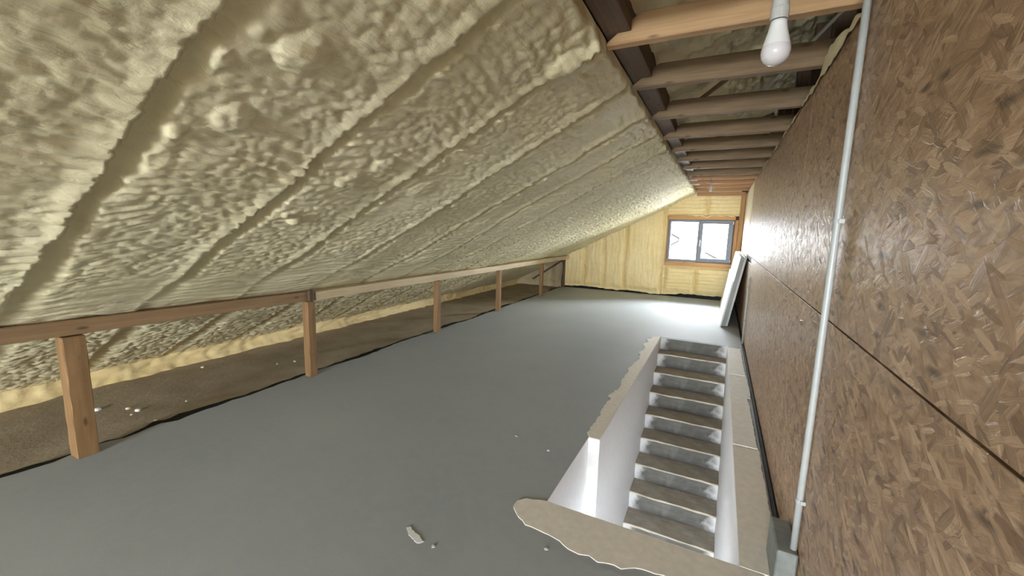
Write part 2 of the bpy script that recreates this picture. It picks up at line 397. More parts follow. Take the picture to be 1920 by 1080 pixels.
# ------------------------------------------------------------------ gable walls
def wall_foam(name, yc, sgn, xs, zs, hole, mat, groove_x, hfun):
    XX, ZZ = np.meshgrid(xs, zs, indexing='ij')
    h = hfun(XX, ZZ)
    P = np.stack([XX, yc-sgn*h, ZZ], -1)
    xc = (xs[:-1]+xs[1:])/2; zc = (zs[:-1]+zs[1:])/2; A, Bz = np.meshgrid(xc, zc, indexing='ij')
    keep = ~((A > hole[0]) & (A < hole[1]) & (Bz > hole[2]) & (Bz < hole[3])) & (Bz < slope_z(A)+.16)
    return grid_mesh(name, P, mat, keep)
STUD = [-4.6, -3.92, -3.28, -2.75, -2.19, -1.27]
def h_end(x, z):
    h = .012*perlin(x*1.4, z*1.4, 60)+.02
    d = np.full(x.shape, 9.0)
    for i, s in enumerate(STUD):
        d = np.minimum(d, np.abs(x-s-.035*perlin(z*1.6, z*0+i*4.1, 61)-.012*perlin(z*9, z*0+i, 62)))
    lowr = (x > -1.25) & (z < .8)
    d = np.where(lowr, np.minimum(np.abs(x+.49-.02*perlin(z*6, z*0, 63)), np.abs(x+1.2)), d)
    up = (x > -1.22) & (z > 1.95)
    d = np.where(up, np.minimum(np.abs(x+.35-.03*perlin(z*5, z*0, 64)), np.abs(x+1.3)), d)
    h = h+.045*sstep(.0, .10, d)-.042*(1-sstep(.004, .032, d))
    left = ~(lowr | up)
    vert = perlin(x*16+.8*perlin(x*2, z*2, 68), z*1.6, 65)*.011+perlin(x*34, z*5, 59)*.005
    hor = np.abs(np.sin(math.pi*(z+.02*perlin(x*2.5, z*4, 66))/.085))**.7*.014+perlin(x*3, z*18, 67)*.006
    h = h+np.where(left, vert, hor)
    h = h*(.55+.45*sstep(.08, .2, z+.05*perlin(x*5, x*0, 69)))
    # foam rolls back to the timber around the window
    wx = np.maximum(np.maximum(WX0-.03-x, x-WX1-.12), np.maximum(WZ0-.115-z, z-WZ1-.085))
    h = np.where(wx < .05, np.minimum(h, -.01+.6*np.clip(wx, 0, 1)), h)
    return h
we = wall_foam('wall_end', 11.0, 1, np.arange(-3.86, .34, .0165), np.arange(.0, 3.0, .0165), (WX0-.03, WX1+.30, WZ0-.10, WZ1+.085), FOAM_Y, STUD, h_end)
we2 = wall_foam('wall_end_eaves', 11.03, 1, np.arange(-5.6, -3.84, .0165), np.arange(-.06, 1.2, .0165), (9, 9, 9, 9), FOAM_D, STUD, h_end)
struct(we2, 'brown foam of the gable wall under the eaves, coloured darker for the dim light there')
# ragged foot: lift the lowest row
me = we.data; co = np.zeros(len(me.vertices)*3, np.float32); me.vertices.foreach_get('co', co); co = co.reshape(-1, 3)
foot = co[:, 2] < .14
lift = .05+.035*perlin(co[:, 0]*1.1, co[:, 0]*0, 70)+.02*perlin(co[:, 0]*7, co[:, 0]*0, 71)+.045*sstep(-1.3, -.3, co[:, 0])
co[:, 2] = np.where(foot, lift+(co[:, 2]/.14)*(.14-lift), co[:, 2]); me.vertices.foreach_set('co', co.ravel()); me.update()
struct(we, 'yellow sprayed foam between the studs of the gable wall with the window')
def wall_ring(name, x0, x1, z0, z1, y0, y1, hole, mat):
    bm = bmesh.new()
    for d in ((x0, hole[0], z0, z1), (hole[1], x1, z0, z1), (hole[0], hole[1], z0, hole[2]), (hole[0], hole[1], hole[3], z1)):
        add_box(bm, d[0], d[1], y0, y1, d[2], d[3])
    return from_bm(name, bm, mat)
struct(wall_ring('wall_end_backing', -6.2, 1.3, -.4, 3.6, 11.03, 11.22, (WX0, WX1, WZ0, WZ1), DARKVOID), 'dark boards behind the gable foam')
struct(wall_ring('wall_front', -6.2, 1.3, -.3, 3.6, BY-.16, BY, (BX0, BX1, BZ0, BZ1), FOAM_Y), 'foam covered gable wall behind the photographer')

# ------------------------------------------------------------------ windows
def window(name, x0, x1, z0, z1, y, sgn, split, label):
    """sgn +1: room lies towards -y"""
    e = struct(empty(name, ((x0+x1)/2, y, z0)), label); L = Vector(e.location)
    def part(nm, boxes, mat, par, bev=.004):
        bm = bmesh.new()
        for (a, b, c, d, f, g) in boxes:
            add_box(bm, a-L.x, b-L.x, (c if sgn > 0 else -d), (d if sgn > 0 else -c), f-L.z, g-L.z, bev)
        return from_bm(nm, bm, mat, par)
    fw = .058
    part('frame', [(x0, x1, -.04, .03, z0, z0+fw), (x0, x1, -.04, .03, z1-fw, z1), (x0, x0+fw, -.04, .03, z0+fw, z1-fw), (x1-fw, x1, -.04, .03, z0+fw, z1-fw),
                   (split-.06, split+.035, -.04, .03, z0+fw, z1-fw)], ANTH, e)
    part('pane', [(x0+fw, split-.06, -.008, .008, z0+fw, z1-fw)], GLASS, e, 0)
    a, b, c, d = split-.02, x1-.012, z0+.02, z1-.012
    s = part('sash', [(a, b, -.07, -.03, c, c+.085), (a, b, -.07, -.03, d-.085, d), (a, a+.078, -.07, -.03, c+.085, d-.085), (b-.105, b, -.07, -.03, c+.085, d-.085)], ANTH, e)
    part('pane', [(a+.078, b-.105, -.058, -.045, c+.085, d-.085)], GLASS, s, 0)
    hd = part('handle', [(a+.02, a+.045, -.085, -.07, (z0+z1)/2-.035, (z0+z1)/2+.035), (a+.024, a+.041, -.115, -.085, (z0+z1)/2-.012, (z0+z1)/2+.012), (a+.022, a+.043, -.125, -.108, (z0+z1)/2-.12, (z0+z1)/2+.012)], WHITE, s, .003)
    hd['label'] = 'white window handle'
    for zz in (z0+.03, z1-.10):
        part('hinge', [(x1-.022, x1-.006, -.088, -.04, zz, zz+.07)], WHITE, e, .004)['label'] = 'small white hinge cover'
    return e
window('window_1', WX0, WX1, WZ0, WZ1, WY, 1, -.46, 'anthracite two-light window in the far gable wall')
window('window_2', BX0, BX1, BZ0, BZ1, BY-.06, -1, -1.1, 'window in the gable wall behind the photographer')
# timber lining around the gable window
def trim(name, d, mat, label): return struct(box(name, d, mat, bev=.004, origin=((d[0]+d[1])/2, (d[2]+d[3])/2, (d[4]+d[5])/2)), label)
trim('trim_1', (WX0-.02, WX1+.02, 10.955, 11.1, WZ1+.002, WZ1+.10), TRIM_X, 'orange timber header above the window')
trim('trim_2', (WX0-.03, WX1+.05, 10.94, 11.1, WZ0-.11, WZ0-.002), TRIM_X, 'orange timber sill below the window')
trim('trim_3', (WX1+.012, WX1+.085, 10.97, 11.1, WZ0, WZ1+.002), TRIM_Z, 'narrow timber stud at the right side of the window')
trim('trim_4', (WX1+.088, WX1+.178, 10.92, 11.03, .13, 2.53), TRIM_Z, 'tall timber post between window and strand board wall')
trim('trim_5', (WX0-.035, WX0-.006, 10.98, 11.1, WZ0, WZ1), TRIM_Z, 'narrow timber strip at the left side of the window')
# bead of expanding foam along the window header
bm = bmesh.new(); pts = []; rr = []
for k in range(46):
    x = -.75+.98*k/45; pts.append((x, 10.955+.006*math.sin(k*.9), WZ1+.105+.012*math.sin(k*.55)+(-.035 if 12 < k < 22 else 0)*math.sin((k-12)/10*math.pi)+random.uniform(-.004, .004))); rr.append(random.uniform(.008, .016))
add_tube(bm, pts, rr, 8)
tag(from_bm('foam_bead', bm, FOAM, smooth=True), 'pale bead of expanding foam squeezed out above the gable window', 'foam')

# ------------------------------------------------------------------ floors and stairwell
OX0, OX1, OY0, OY1, PX, PY = -.70, .22, 2.11, 6.58, -.787, 2.98
FX1 = .402
edge = [(-3.83, -7.0), (-3.80, -.6), (-3.825, .695), (-3.79, .914), (-3.84, 1.15), (-3.79, 1.275), (-3.825, 1.521), (-3.775, 1.611), (-3.80, 1.976), (-3.79, 2.257), (-3.80, 2.578), (-3.83, 3.007), (-3.79, 3.311), (-3.765, 3.583), (-3.84, 4.214), (-3.81, 4.952), (-3.82, 5.53), (-3.785, 5.941), (-3.83, 6.904), (-3.84, 7.722), (-3.85, 8.879), (-3.88, 10.208), (-3.88, 11.02)]
E2 = []
for (a, b), (c, d) in zip(edge, edge[1:]):
    n = max(2, int((d-b)/.07))
    for k in range(n):
        s = k/n; E2.append((a+(c-a)*s+random.uniform(-.011, .011), b+(d-b)*s))
E2.append(edge[-1])
TH = .02
bm = bmesh.new()
def prism(bm, poly, z0, z1):
    a = [bm.verts.new((x, y, z1)) for x, y in poly]; b = [bm.verts.new((x, y, z0)) for x, y in poly]
    bm.faces.new(a); bm.faces.new(b[::-1]); n = len(poly)
    for i in range(n): bm.faces.new((a[i], b[i], b[(i+1) % n], a[(i+1) % n]))
prism(bm, [(-3.3, -7.0), (-3.3, 11.02)]+E2[::-1], -TH, 0)
for d in ((-3.3, PX, -7.0, 11.02), (PX, FX1, -7.0, OY0), (PX, FX1, OY1, 11.02), (OX1, FX1, OY0, OY1), (PX, OX0, PY, OY1)):
    add_box(bm, d[0], d[1], d[2], d[3], -TH, 0)
struct(from_bm('floor', bm, FLOOR), 'grey painted screed floor')
bm = bmesh.new(); nx, ny = 24, 140
V = [[bm.verts.new((-5.7+2.3*i/nx, -7.02+18.07*j/ny, -TH-.004+random.uniform(-.006, .006)-(.006 if i > 16 else 0))) for j in range(ny+1)] for i in range(nx+1)]
for i in range(nx):
    for j in range(ny): bm.faces.new((V[i][j], V[i+1][j], V[i+1][j+1], V[i][j+1]))
struct(from_bm('floor_eaves', bm, RAW, smooth=True), 'raw dusty concrete floor under the eaves')
# slab below (edges hidden by the white lining)
bm = bmesh.new()
for d in ((-6.2, PX-.012, -7.1, 11.2), (PX-.012, 1.3, -7.1, OY0-.004), (PX-.012, 1.3, OY1+.03, 11.2), (OX1+.012, 1.3, OY0-.004, OY1+.03)):
    add_box(bm, *d, -.36, -.085)
struct(from_bm('floor_slab', bm, CONC), 'concrete slab around the stair opening')

struct(box('floor_gap_shade', (FX1, .429, -7.0, 11.0, -.06, -.012), DARKVOID), 'dark fill painting the shade of the gap between floor and strand boards')  # dark box filling the gap, shade put into its colour
# white plastered stairwell, hall below
LZ = -2.8
bm = bmesh.new()
add_box(bm, PX+.001, OX0+.003, PY-.002, OY1+.02, LZ, -.001, .002)
struct(from_bm('wall_stair_left', bm, WHITE), 'thin white partition along the left side of the stairs')
bm = bmesh.new(); add_box(bm, PX-.012, PX+.0015, HY, PY, LZ, -.001)
struct(from_bm('wall_hall_left', bm, WHITE), 'white side wall of the stair opening')
bm = bmesh.new(); add_box(bm, OX1-.003, OX1+.012, HY, OY1+.02, LZ, -.001)
struct(from_bm('wall_stair_right', bm, WHITE), 'white wall along the right side of the stairs')
bm = bmesh.new(); add_box(bm, PX, OX1, OY0-.006, OY0, -.36, -.002); add_box(bm, PX-.012, OX1+.012, HY, OY0-.006, -.40, -.362)
struct(from_bm('ceiling_hall', bm, WHITE), 'white ceiling of the hall below')
box('wall_hall_end', (-1.6, .3, 6.68, 6.72, LZ, -.086), WHITE)['kind'] = 'structure'
box('floor_hall', (-1.6, .3, HY, 6.6, LZ-.05, LZ), RAW)['kind'] = 'structure'
struct(wall_ring('wall_hall_front', -1.6, .3, LZ, -.3, HY-.1, HY, (HX0, HX1, HZ0, HZ1), WHITE), 'white hall wall with a window below')

# staircase: treads and risers
st = tag(empty('staircase', ((OX0+OX1)/2, 2.6, LZ)), 'steep worn timber staircase descending through the floor opening', 'staircase')
RISE, GO, NY = .2, .29, 6.34
xc = (OX0+OX1)/2; hw = (OX1-OX0)/2-.004
def tread_mesh(seed):
    rnd = random.Random(seed); bm = bmesh.new(); add_box(bm, -hw, hw, -.002, GO+.02, -.016, 0, 0)
    bmesh.ops.subdivide_edges(bm, edges=[e for e in bm.edges if abs(e.verts[0].co.x-e.verts[1].co.x) > .3], cuts=9, use_grid_fill=True)
    for v in bm.verts:
        if v.co.y < .01: v.co.y += rnd.uniform(-.004, .005); v.co.z += rnd.uniform(-.005, .002)
    es = [e for e in bm.edges if all(v.co.y < .02 and v.co.z > -.008 for v in e.verts)]
    bmesh.ops.bevel(bm, geom=es, offset=.005, segments=2, affect='EDGES')
    bmesh.ops.recalc_face_normals(bm, faces=bm.faces[:])
    m = bpy.data.meshes.new('tread'); bm.to_mesh(m); bm.free(); m.materials.append(TREAD); return m
TM = [tread_mesh(k) for k in range(4)]
bm = bmesh.new(); add_box(bm, -hw, hw, 0, .025, -RISE+.002, -.017, .002); bmesh.ops.recalc_face_normals(bm, faces=bm.faces[:])
RM = bpy.data.meshes.new('riser'); bm.to_mesh(RM); bm.free(); RM.materials.append(RISER)
bm = bmesh.new(); add_box(bm, -hw, hw, 0, .025, -RISE+.002, -.003, .002); bmesh.ops.recalc_face_normals(bm, faces=bm.faces[:])
RT = bpy.data.meshes.new('riser'); bm.to_mesh(RT); bm.free(); RT.materials.append(RISER)
SB = Vector(st.location)
o = link('riser', RT, None, st); o.location = Vector((xc, NY+GO-.045, 0))-SB
for k in range(13):
    z = -RISE*(k+1); y = NY-GO*k
    o = link('tread', TM[k % 4], None, st); o.location = Vector((xc, y, z))-SB
    o = link('riser', RM, None, st); o.location = Vector((xc, y+.004, z))-SB

# ------------------------------------------------------------------ filler smeared around the opening
def patch(name, outline, mat, z=.004, jit=.006, sub=.03, holes=None):
    pts = []
    n = len(outline)
    for i in range(n):
        a, b = Vector((*outline[i][:2], 0)), Vector((*outline[(i+1) % n][:2], 0))
        straight = len(outline[i]) > 2
        m = 1 if straight else max(1, int((b-a).length/sub))
        for k in range(m):
            p = a.lerp(b, k/m)
            if k and not straight: p += Vector((random.uniform(-jit, jit), random.uniform(-jit, jit), 0))
            pts.append((p.x, p.y))
    cx = sum(p[0] for p in pts)/len(pts); cy = sum(p[1] for p in pts)/len(pts)
    P2 = [Vector((x-cx, y-cy)) for x, y in pts]; n = len(P2)
    vs, es, fs = delaunay_2d_cdt(P2, [(i, (i+1) % n) for i in range(n)], [], 1, 1e-5)[:3]
    bm = bmesh.new(); T = [bm.verts.new((v.x, v.y, z)) for v in vs]
    for f in fs: bm.faces.new([T[i] for i in f])
    be = [e for e in bm.edges if len(e.link_faces) == 1]
    r = bmesh.ops.extrude_edge_only(bm, edges=be)
    for v in r['geom']:
        if isinstance(v, bmesh.types.BMVert): v.co.z = 0; v.co.x *= 1.004; v.co.y *= 1.004
    o = from_bm(name, bm, mat); o.location = (cx, cy, .0008); return o
front = [(OX1, OY0, 1), (PX, OY0), (-.903, 2.075), (-.941, 2.03), (-.934, 1.968), (-.875, 1.91), (-.815, 1.871), (-.735, 1.869), (-.639, 1.856), (-.553, 1.82), (-.495, 1.812), (-.445, 1.828), (-.399, 1.808), (-.326, 1.829), (-.287, 1.822), (-.231, 1.859), (-.171, 1.87), (-.101, 1.88), (.0, 1.87), (.14, 1.89), (.25, 1.93), (.31, 2.05), (.32, OY0, 1)]
tag(patch('filler_strip', front, PLASTER), 'beige filler strip smeared along the near edge of the stair opening', 'filler')
left = [(OX0, 2.985, 1), (OX0, 6.57, 1), (-.84, 6.45), (-.80, 6.40), (-.868, 6.297), (-.818, 6.123), (-.872, 5.991), (-.80, 5.80), (-.852, 5.50), (-.815, 5.44), (-.79, 5.2), (-.833, 4.824), (-.815, 4.62), (-.822, 4.335), (-.80, 4.1), (-.85, 3.9), (-.811, 3.809), (-.821, 3.508), (-.805, 3.395), (-.817, 3.218), (-.804, 3.03), (-.782, 2.985, 1)]
tag(patch('filler_strip', left, PLASTER, jit=.012), 'narrow ragged beige filler strip along the left edge of the stairs', 'filler')
cuts = [OY0+.002, 3.42, 4.02, 4.5, 5.2, 6.44]
names = ['wide beige filler slab right of the stairs, nearest the camera', 'second filler slab right of the stairs, counted from the camera', 'short third filler slab right of the stairs', 'fourth filler slab right of the stairs, one before the farthest', 'farthest pale filler slab right of the stairs, at the top step']
for k in range(5):
    y0, y1 = cuts[k], cuts[k+1]-.006
    xr = .395-.012*(k % 3)
    pl = [(OX1-.001, y1, 1), (OX1-.001, y0, 1), (xr, y0), (xr+random.uniform(-.01, .006), (y0+y1)/2), (xr-.008, y1)]
    tag(patch('filler_slab', pl, PLASTER if k == 0 else PLASTER_W, z=.006+.002*((k*2) % 3), jit=.005), names[k], 'filler', 'filler slabs on the right ledge')
tag(patch('filler_smear', [(-1.365, 1.548), (-1.35, 1.565), (-1.3, 1.54), (-1.256, 1.529), (-1.22, 1.515), (-1.244, 1.49), (-1.29, 1.502), (-1.329, 1.524)], BOARD_W, z=.0025, jit=.006, sub=.012), 'small white smear of filler on the grey floor in the foreground', 'smear')
for (x, y, r), lb in zip(((-.989, 2.645, .012), (-1.285, 2.718, .011), (-1.16, 1.511, .012), (-.651, 1.767, .01)),
        ('white speck on the grey floor just left of the stair opening', 'white speck on the grey floor, farther left of the stair opening', 'white speck just right of the white smear in the foreground', 'white speck beside the beige filler strip at the bottom of the picture')):
    tag(patch('filler_speck', [(x+r*math.cos(a)*random.uniform(.6, 1.3), y+r*math.sin(a)*random.uniform(.5, 1)) for a in [k*math.pi/4 for k in range(8)]], BOARD_W, z=.003, jit=.001, sub=.01), lb, 'speck')

# ragged dark strip laid along the screed edge
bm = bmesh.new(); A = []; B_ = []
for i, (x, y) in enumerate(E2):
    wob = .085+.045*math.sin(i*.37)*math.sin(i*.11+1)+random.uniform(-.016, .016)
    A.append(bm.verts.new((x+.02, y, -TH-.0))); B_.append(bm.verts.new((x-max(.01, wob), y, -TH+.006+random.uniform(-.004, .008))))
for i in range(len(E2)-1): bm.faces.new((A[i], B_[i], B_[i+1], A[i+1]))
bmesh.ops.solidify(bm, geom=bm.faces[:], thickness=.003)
tag(from_bm('edge_strip', bm, BLACK), 'ragged dark strip along the left edge of the grey floor', 'strip')
bm = bmesh.new(); A = []; B_ = []  # black strip standing in for the shade in the recess under the gable foam
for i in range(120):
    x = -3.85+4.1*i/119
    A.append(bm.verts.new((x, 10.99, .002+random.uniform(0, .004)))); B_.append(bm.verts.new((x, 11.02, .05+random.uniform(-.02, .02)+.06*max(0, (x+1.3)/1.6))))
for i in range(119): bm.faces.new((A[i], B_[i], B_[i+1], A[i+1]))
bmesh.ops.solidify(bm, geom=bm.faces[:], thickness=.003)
tag(from_bm('edge_strip', bm, BLACK), 'dark strip painting the shaded recess at the foot of the gable wall below the window', 'strip')

# foam crumbs on the raw floor
def crumb(x, y, r, lb):
    bm = bmesh.new(); bmesh.ops.create_icosphere(bm, subdivisions=2, radius=r)
    for v in bm.verts: v.co *= random.uniform(.75, 1.2); v.co.z *= .6
    o = from_bm('foam_crumb', bm, BOARD_W if r > .02 else FOAM, smooth=True); o.location = (x, y, -TH-.01+r*.55); o.rotation_euler = (0, 0, random.random()*6)
    tag(o, lb, 'foam crumb', 'foam crumbs on the raw floor')
for (x, y, r), lb in zip(((-4.6, 1.40, .026), (-4.42, 1.536, .018), (-4.304, 1.56, .022), (-3.97, 1.54, .014), (-4.26, 1.50, .012), (-4.185, 1.862, .010), (-5.02, 2.415, .018), (-4.351, 3.05, .016), (-4.45, 2.9, .012)),
        ('white foam crumb beside the nearest post', 'first crumb of the small cluster right of the nearest post', 'largest crumb of the cluster right of the nearest post', 'small crumb at the dark strip right of the nearest post', 'tiny crumb beside the largest of the cluster', 'tiny crumb midway between the two nearest posts', 'crumb far back by the foam at the eaves', 'crumb just left of the second post', 'tiny crumb a hand left of the second post')):
    crumb(x, y, r, lb)

# ------------------------------------------------------------------ knee rail and posts
def timber(name, p0, p1, w, h, mat, label, cat, group=None, bev=.006, wob=.0, up=(0, 0, 1), segs=8, local_axis=1):
    """square timber from p0 to p1 built along local y (or x / z), w across, h in the up direction"""
    p0, p1 = Vector(p0), Vector(p1); d = p1-p0; Ln = d.length; d.normalize()
    bm = bmesh.new()
    if local_axis == 1: add_box(bm, -w/2, w/2, -Ln/2, Ln/2, -h/2, h/2, bev)
    elif local_axis == 0: add_box(bm, -Ln/2, Ln/2, -w/2, w/2, -h/2, h/2, bev)
    else: add_box(bm, -w/2, w/2, -h/2, h/2, -Ln/2, Ln/2, bev)
    if wob:
        bmesh.ops.subdivide_edges(bm, edges=[e for e in bm.edges if e.calc_length() > Ln*.6], cuts=segs)
        for v in bm.verts: v.co += Vector([random.uniform(-wob, wob) if k != local_axis else 0 for k in range(3)])
    o = from_bm(name, bm, mat)
    axv = [Vector((1, 0, 0)), Vector((0, 1, 0)), Vector((0, 0, 1))][local_axis]
    o.rotation_mode = 'QUATERNION'; o.rotation_quaternion = axv.rotation_difference(d); o.location = (p0+p1)/2
    tag(o, label, cat, group); return o
timber('knee_rail', (-3.745, -6.9, 1.04), (-3.745, 2.86, .853), .085, .10, ROUGH_Y, 'brown sawn rail on the two nearest posts along the foam slope', 'rail', wob=.003)
timber('knee_rail', (-3.745, 2.865, .845), (-3.745, 10.93, .835), .085, .095, PALE_Y, 'pale dusted rail on the three farther posts along the foam slope', 'rail', wob=.003)
posts = [(1.055, .83, 'nearest thick orange timber post under the brown rail', .112), (2.81, .80, 'second timber post, under the joint of the two rails', .088), (4.99, .788, 'third timber post from the camera under the pale rail', .080), (6.93, .79, 'fourth timber post from the camera under the pale rail', .080), (9.06, .79, 'fifth slim timber post, farthest from the camera under the pale rail', .075)]
for y, zt, lb, w in posts:
    timber('knee_post', (-3.745, y, -.001), (-3.742, y, zt), w, w, ROUGH_Z, lb, 'post', 'posts under the knee rail', wob=.0025, local_axis=2, bev=.005)
timber('rail_block', (-3.695, 2.80, .80), (-3.695, 2.80, .92), .02, .05, DARKW_Z, 'short dark block nailed over the rail joint on the second post', 'block', local_axis=2)
timber('gable_stud', (-3.83, 10.90, -.03), (-3.83, 10.90, .80), .05, .06, DARKW_Z, 'dark short stud at the far end of the knee rail', 'stud', local_axis=2)
timber('diagonal_brace', (-4.75, 10.86, .16), (-3.86, 10.86, .76), .02, .05, DARKW_Y, 'dark diagonal stick in the far corner under the eaves', 'brace', local_axis=1)

# ------------------------------------------------------------------ joists, purlin, upper timbers
JY = [1.58, 2.335, 3.03, 3.87, 4.68, 5.47, 6.2, 6.98, 7.78, 8.43, 9.14, 9.95, 10.72]
def joist(y, zb, hgt, th, mat, label, xl=-.63, xr=.64):
    bm = bmesh.new(); prof = [(xl, zb), (xr, zb), (xr, zb+hgt), (xl+.17, zb+hgt), (xl+.015, zb+.02)]
    cx, cz = (xl+xr)/2, zb+hgt/2
    a = [bm.verts.new((x-cx, -th/2, z-cz)) for x, z in prof]; b = [bm.verts.new((x-cx, th/2, z-cz)) for x, z in prof]
    bm.faces.new(a); bm.faces.new(b[::-1])
    for i in range(5): bm.faces.new((a[i], b[i], b[(i+1) % 5], a[(i+1) % 5]))
    bmesh.ops.bevel(bm, geom=bm.edges[:], offset=.004, segments=1, affect='EDGES')
    o = from_bm('ceiling_joist', bm, mat); o.location = (cx, y-th/2, cz)
    return tag(o, label, 'joist', 'joists across the top')
ords = ['unseen', 'nearest pale fresh', 'second dark brown', 'third dark brown', 'fourth knotty brown', 'fifth dark brown', 'sixth dark brown', 'seventh dark', 'eighth dark', 'ninth reddish', 'tenth reddish', 'eleventh reddish', 'twelfth reddish']
for i, y in enumerate(JY):
    mat = JOIST_L if i < 2 else (JOIST_D if i < 9 else JOIST_M)
    lb = ('ceiling joist above the camera that carries the near bulb' if i == 0 else
          'nearest visible ceiling joist, pale fresh timber behind the bulb' if i == 1 else
          '%s ceiling joist, counted from the camera towards the window' % ords[i])
    joist(y, 2.545+random.uniform(-.006, .006), .135, .062, mat, lb)
trim_beam = box('ceiling_joist', (-.6, .40, 10.90, 10.97, 2.46, 2.54), JOIST_M, bev=.004, origin=(-.1, 10.93, 2.5))
tag(trim_beam, 'reddish timber across the top of the far gable wall above the window', 'joist')
timber('purlin', (-.568, -6.9, 2.675), (-.568, 10.98, 2.675), .137, .15, DARKW_Y, 'dark purple-brown purlin running along the top edge of the foam slope', 'purlin', wob=.003, segs=20)
# dark framing above the strand boards
box('wall_ridge', (.66, .70, -7.1, 11.05, 2.2, 3.7), DARKVOID)['kind'] = 'structure'
box('wall_right_top_plate', (.445, .65, -7.1, 11.03, 2.40, 2.44), DARKVOID)['kind'] = 'structure'
sl = ['nearest', 'second', 'third', 'fourth', 'fifth', 'sixth', 'seventh', 'eighth']
for i, y in enumerate((2.62, 3.35, 4.1, 4.95, 5.7, 6.5, 7.4, 8.6)):
    timber('ridge_stud', (.56, y, 2.441), (.56, y, 3.2), .10, .08, DARKW_Z, '%s dark stud above the strand board wall, counted from the camera' % sl[i], 'stud', 'dark studs above the strand board wall', local_axis=2)
bm = bmesh.new(); add_tube(bm, [(.50, 2.55, 2.735), (.436, 2.86, 2.735), (.34, 3.337, 2.735), (.257, 3.749, 2.735), (.195, 4.101, 2.735), (.05, 4.9, 2.735)], .011, 10)
tag(from_bm('cable_conduit', bm, PVC, smooth=True), 'pale thin conduit running diagonally above the joists', 'conduit')
for (a, b), lb in ((((-.42, 4.3, 2.70), (.12, 3.35, 2.78)), 'thin dark batten slanting above the third joist'), (((-.45, 6.1, 2.70), (.35, 4.9, 2.76)), 'thin dark batten slanting above the fifth joist')):
    timber('brace_batten', a, b, .02, .03, JOIST_D, lb, 'batten', local_axis=1, bev=.002)

# ------------------------------------------------------------------ strand board wall
wr = struct(empty('wall_right', (.43, 3, 0)), 'wall of oriented strand boards on the right side')
def panel(y0, y1, z0, z1, mat=OSB, x=.43):
    d = (x, x+.012, y0, y1, z0, z1); c = Vector((x, (y0+y1)/2, (z0+z1)/2))
    bm = bmesh.new(); add_box(bm, *d, bev=.0015); bmesh.ops.translate(bm, verts=bm.verts[:], vec=-c)
    o = from_bm('strand_board', bm, mat, wr); o.location = c-Vector(wr.location); return o
g = .0035
up = [-6.95, -4.3, -1.8, .7, 3.2, 5.7, 8.36]
for a, b in zip(up, up[1:]): panel(a+g, b-g, 1.25+g, 2.5)
p = panel(8.40, 11.0, 1.17, 2.5, CREAM); p['label'] = 'cream board beyond the dark gap'
lo = [-6.95, -5.4, -2.9, -.4, 2.1, 4.6, 7.1, 9.6, 11.0]
for a, b in zip(lo, lo[1:]): panel(a+g, b-g, .02, (1.25 if b < 8.3 else 1.16)-g)
bk = box('backing', (.445, .46, -7.1, 11.03, -.08, 2.44), DARKVOID, wr); bk.location = -Vector(wr.location)
# foam squeezed out over the top edge of the boards
ysb = axis_steps([(1.4, 5, .014, .018), (5, 8.3, .018, .03)]); th = np.linspace(0, 1, 22)
TT, YY = np.meshgrid(th, ysb, indexing='ij')
top = 2.5+.02*perlin(YY*2.1, YY*0, 80)+.018*perlin(YY*9, YY*0+3, 81)
rad = .022+.03*np.clip(perlin(YY*1.3, YY*0+5, 82)+.3, 0, 1)+.06*np.exp(-((YY-2.75)/.28)**2)+.014*perlin(YY*8, TT*3, 83)
ang = TT*math.pi
P = np.stack([.436-np.cos(ang)*0+(.10*TT-.02)-rad*np.sin(ang)*.55, YY, top-.035+.0*TT+np.sin(ang*.5)*.05+rad*np.sin(ang)*.7], -1)
fo = grid_mesh('foam_edge', P, FOAM, parent=None); fo.parent = wr; fo.location = -Vector(wr.location); fo['label'] = 'ragged bead of pale foam along the top edge'

# ------------------------------------------------------------------ conduits on the wall
def conduit(name, pts, r, clips, label, clip_z=None):
    e = tag(empty(name, pts[0]), label, 'conduit'); L = Vector(pts[0])
    bm = bmesh.new(); add_tube(bm, [Vector(p)-L for p in pts], r, 16); from_bm('pipe', bm, PVC, e, smooth=True)
    for (x, y, z) in clips:
        bm = bmesh.new()
        add_tube(bm, [(0, 0, -.008), (0, 0, .008)], r*1.22, 14); add_box(bm, -.002, r*1.5, -r*1.7, r*1.1, -.009, .009, .002)
        bmesh.ops.translate(bm, verts=bm.verts[:], vec=Vector((x, y, z))-L); from_bm('clip', bm, PVC_D if r < .012 else PVC, e)
    return e
conduit('wall_conduit', [(.412, 2.075, .205), (.412, 2.078, .6), (.412, 2.086, 1.3), (.412, 2.092, 2.0), (.412, 2.098, 2.75)], .0135, [(.412, 2.078, .44), (.412, 2.088, 1.66)], 'long grey plastic conduit clipped upright to the strand board wall')
cp = [(.41, 6.80, .004), (.41, 6.80, .5), (.41, 6.80, .96)]+[(.41+.03*(1-math.cos(a)), 6.80, .96+.03*math.sin(a)) for a in (.4, .8, 1.2, 1.57)]
conduit('wall_conduit', cp, .0115, [(.41, 6.80, .35), (.41, 6.80, .84)], 'short grey conduit bending into the strand board wall beside the leaning boards')
bm = bmesh.new(); add_box(bm, .345, .4285, 2.03, 2.30, .001, .205, .008, 2)
for v in bm.verts:
    if v.co.z > .1 and v.co.y > 2.2: v.co.z -= .012
    v.co += Vector((random.uniform(-.003, 0), random.uniform(-.004, .004), random.uniform(0, .003) if v.co.z > .1 else 0))
bmesh.ops.translate(bm, verts=bm.verts[:], vec=(-.387, -2.165, 0))
o = from_bm('concrete_block', bm, CONC); o.location = (.387, 2.165, 0)
tag(o, 'grey concrete block at the wall foot where the long conduit ends', 'block')

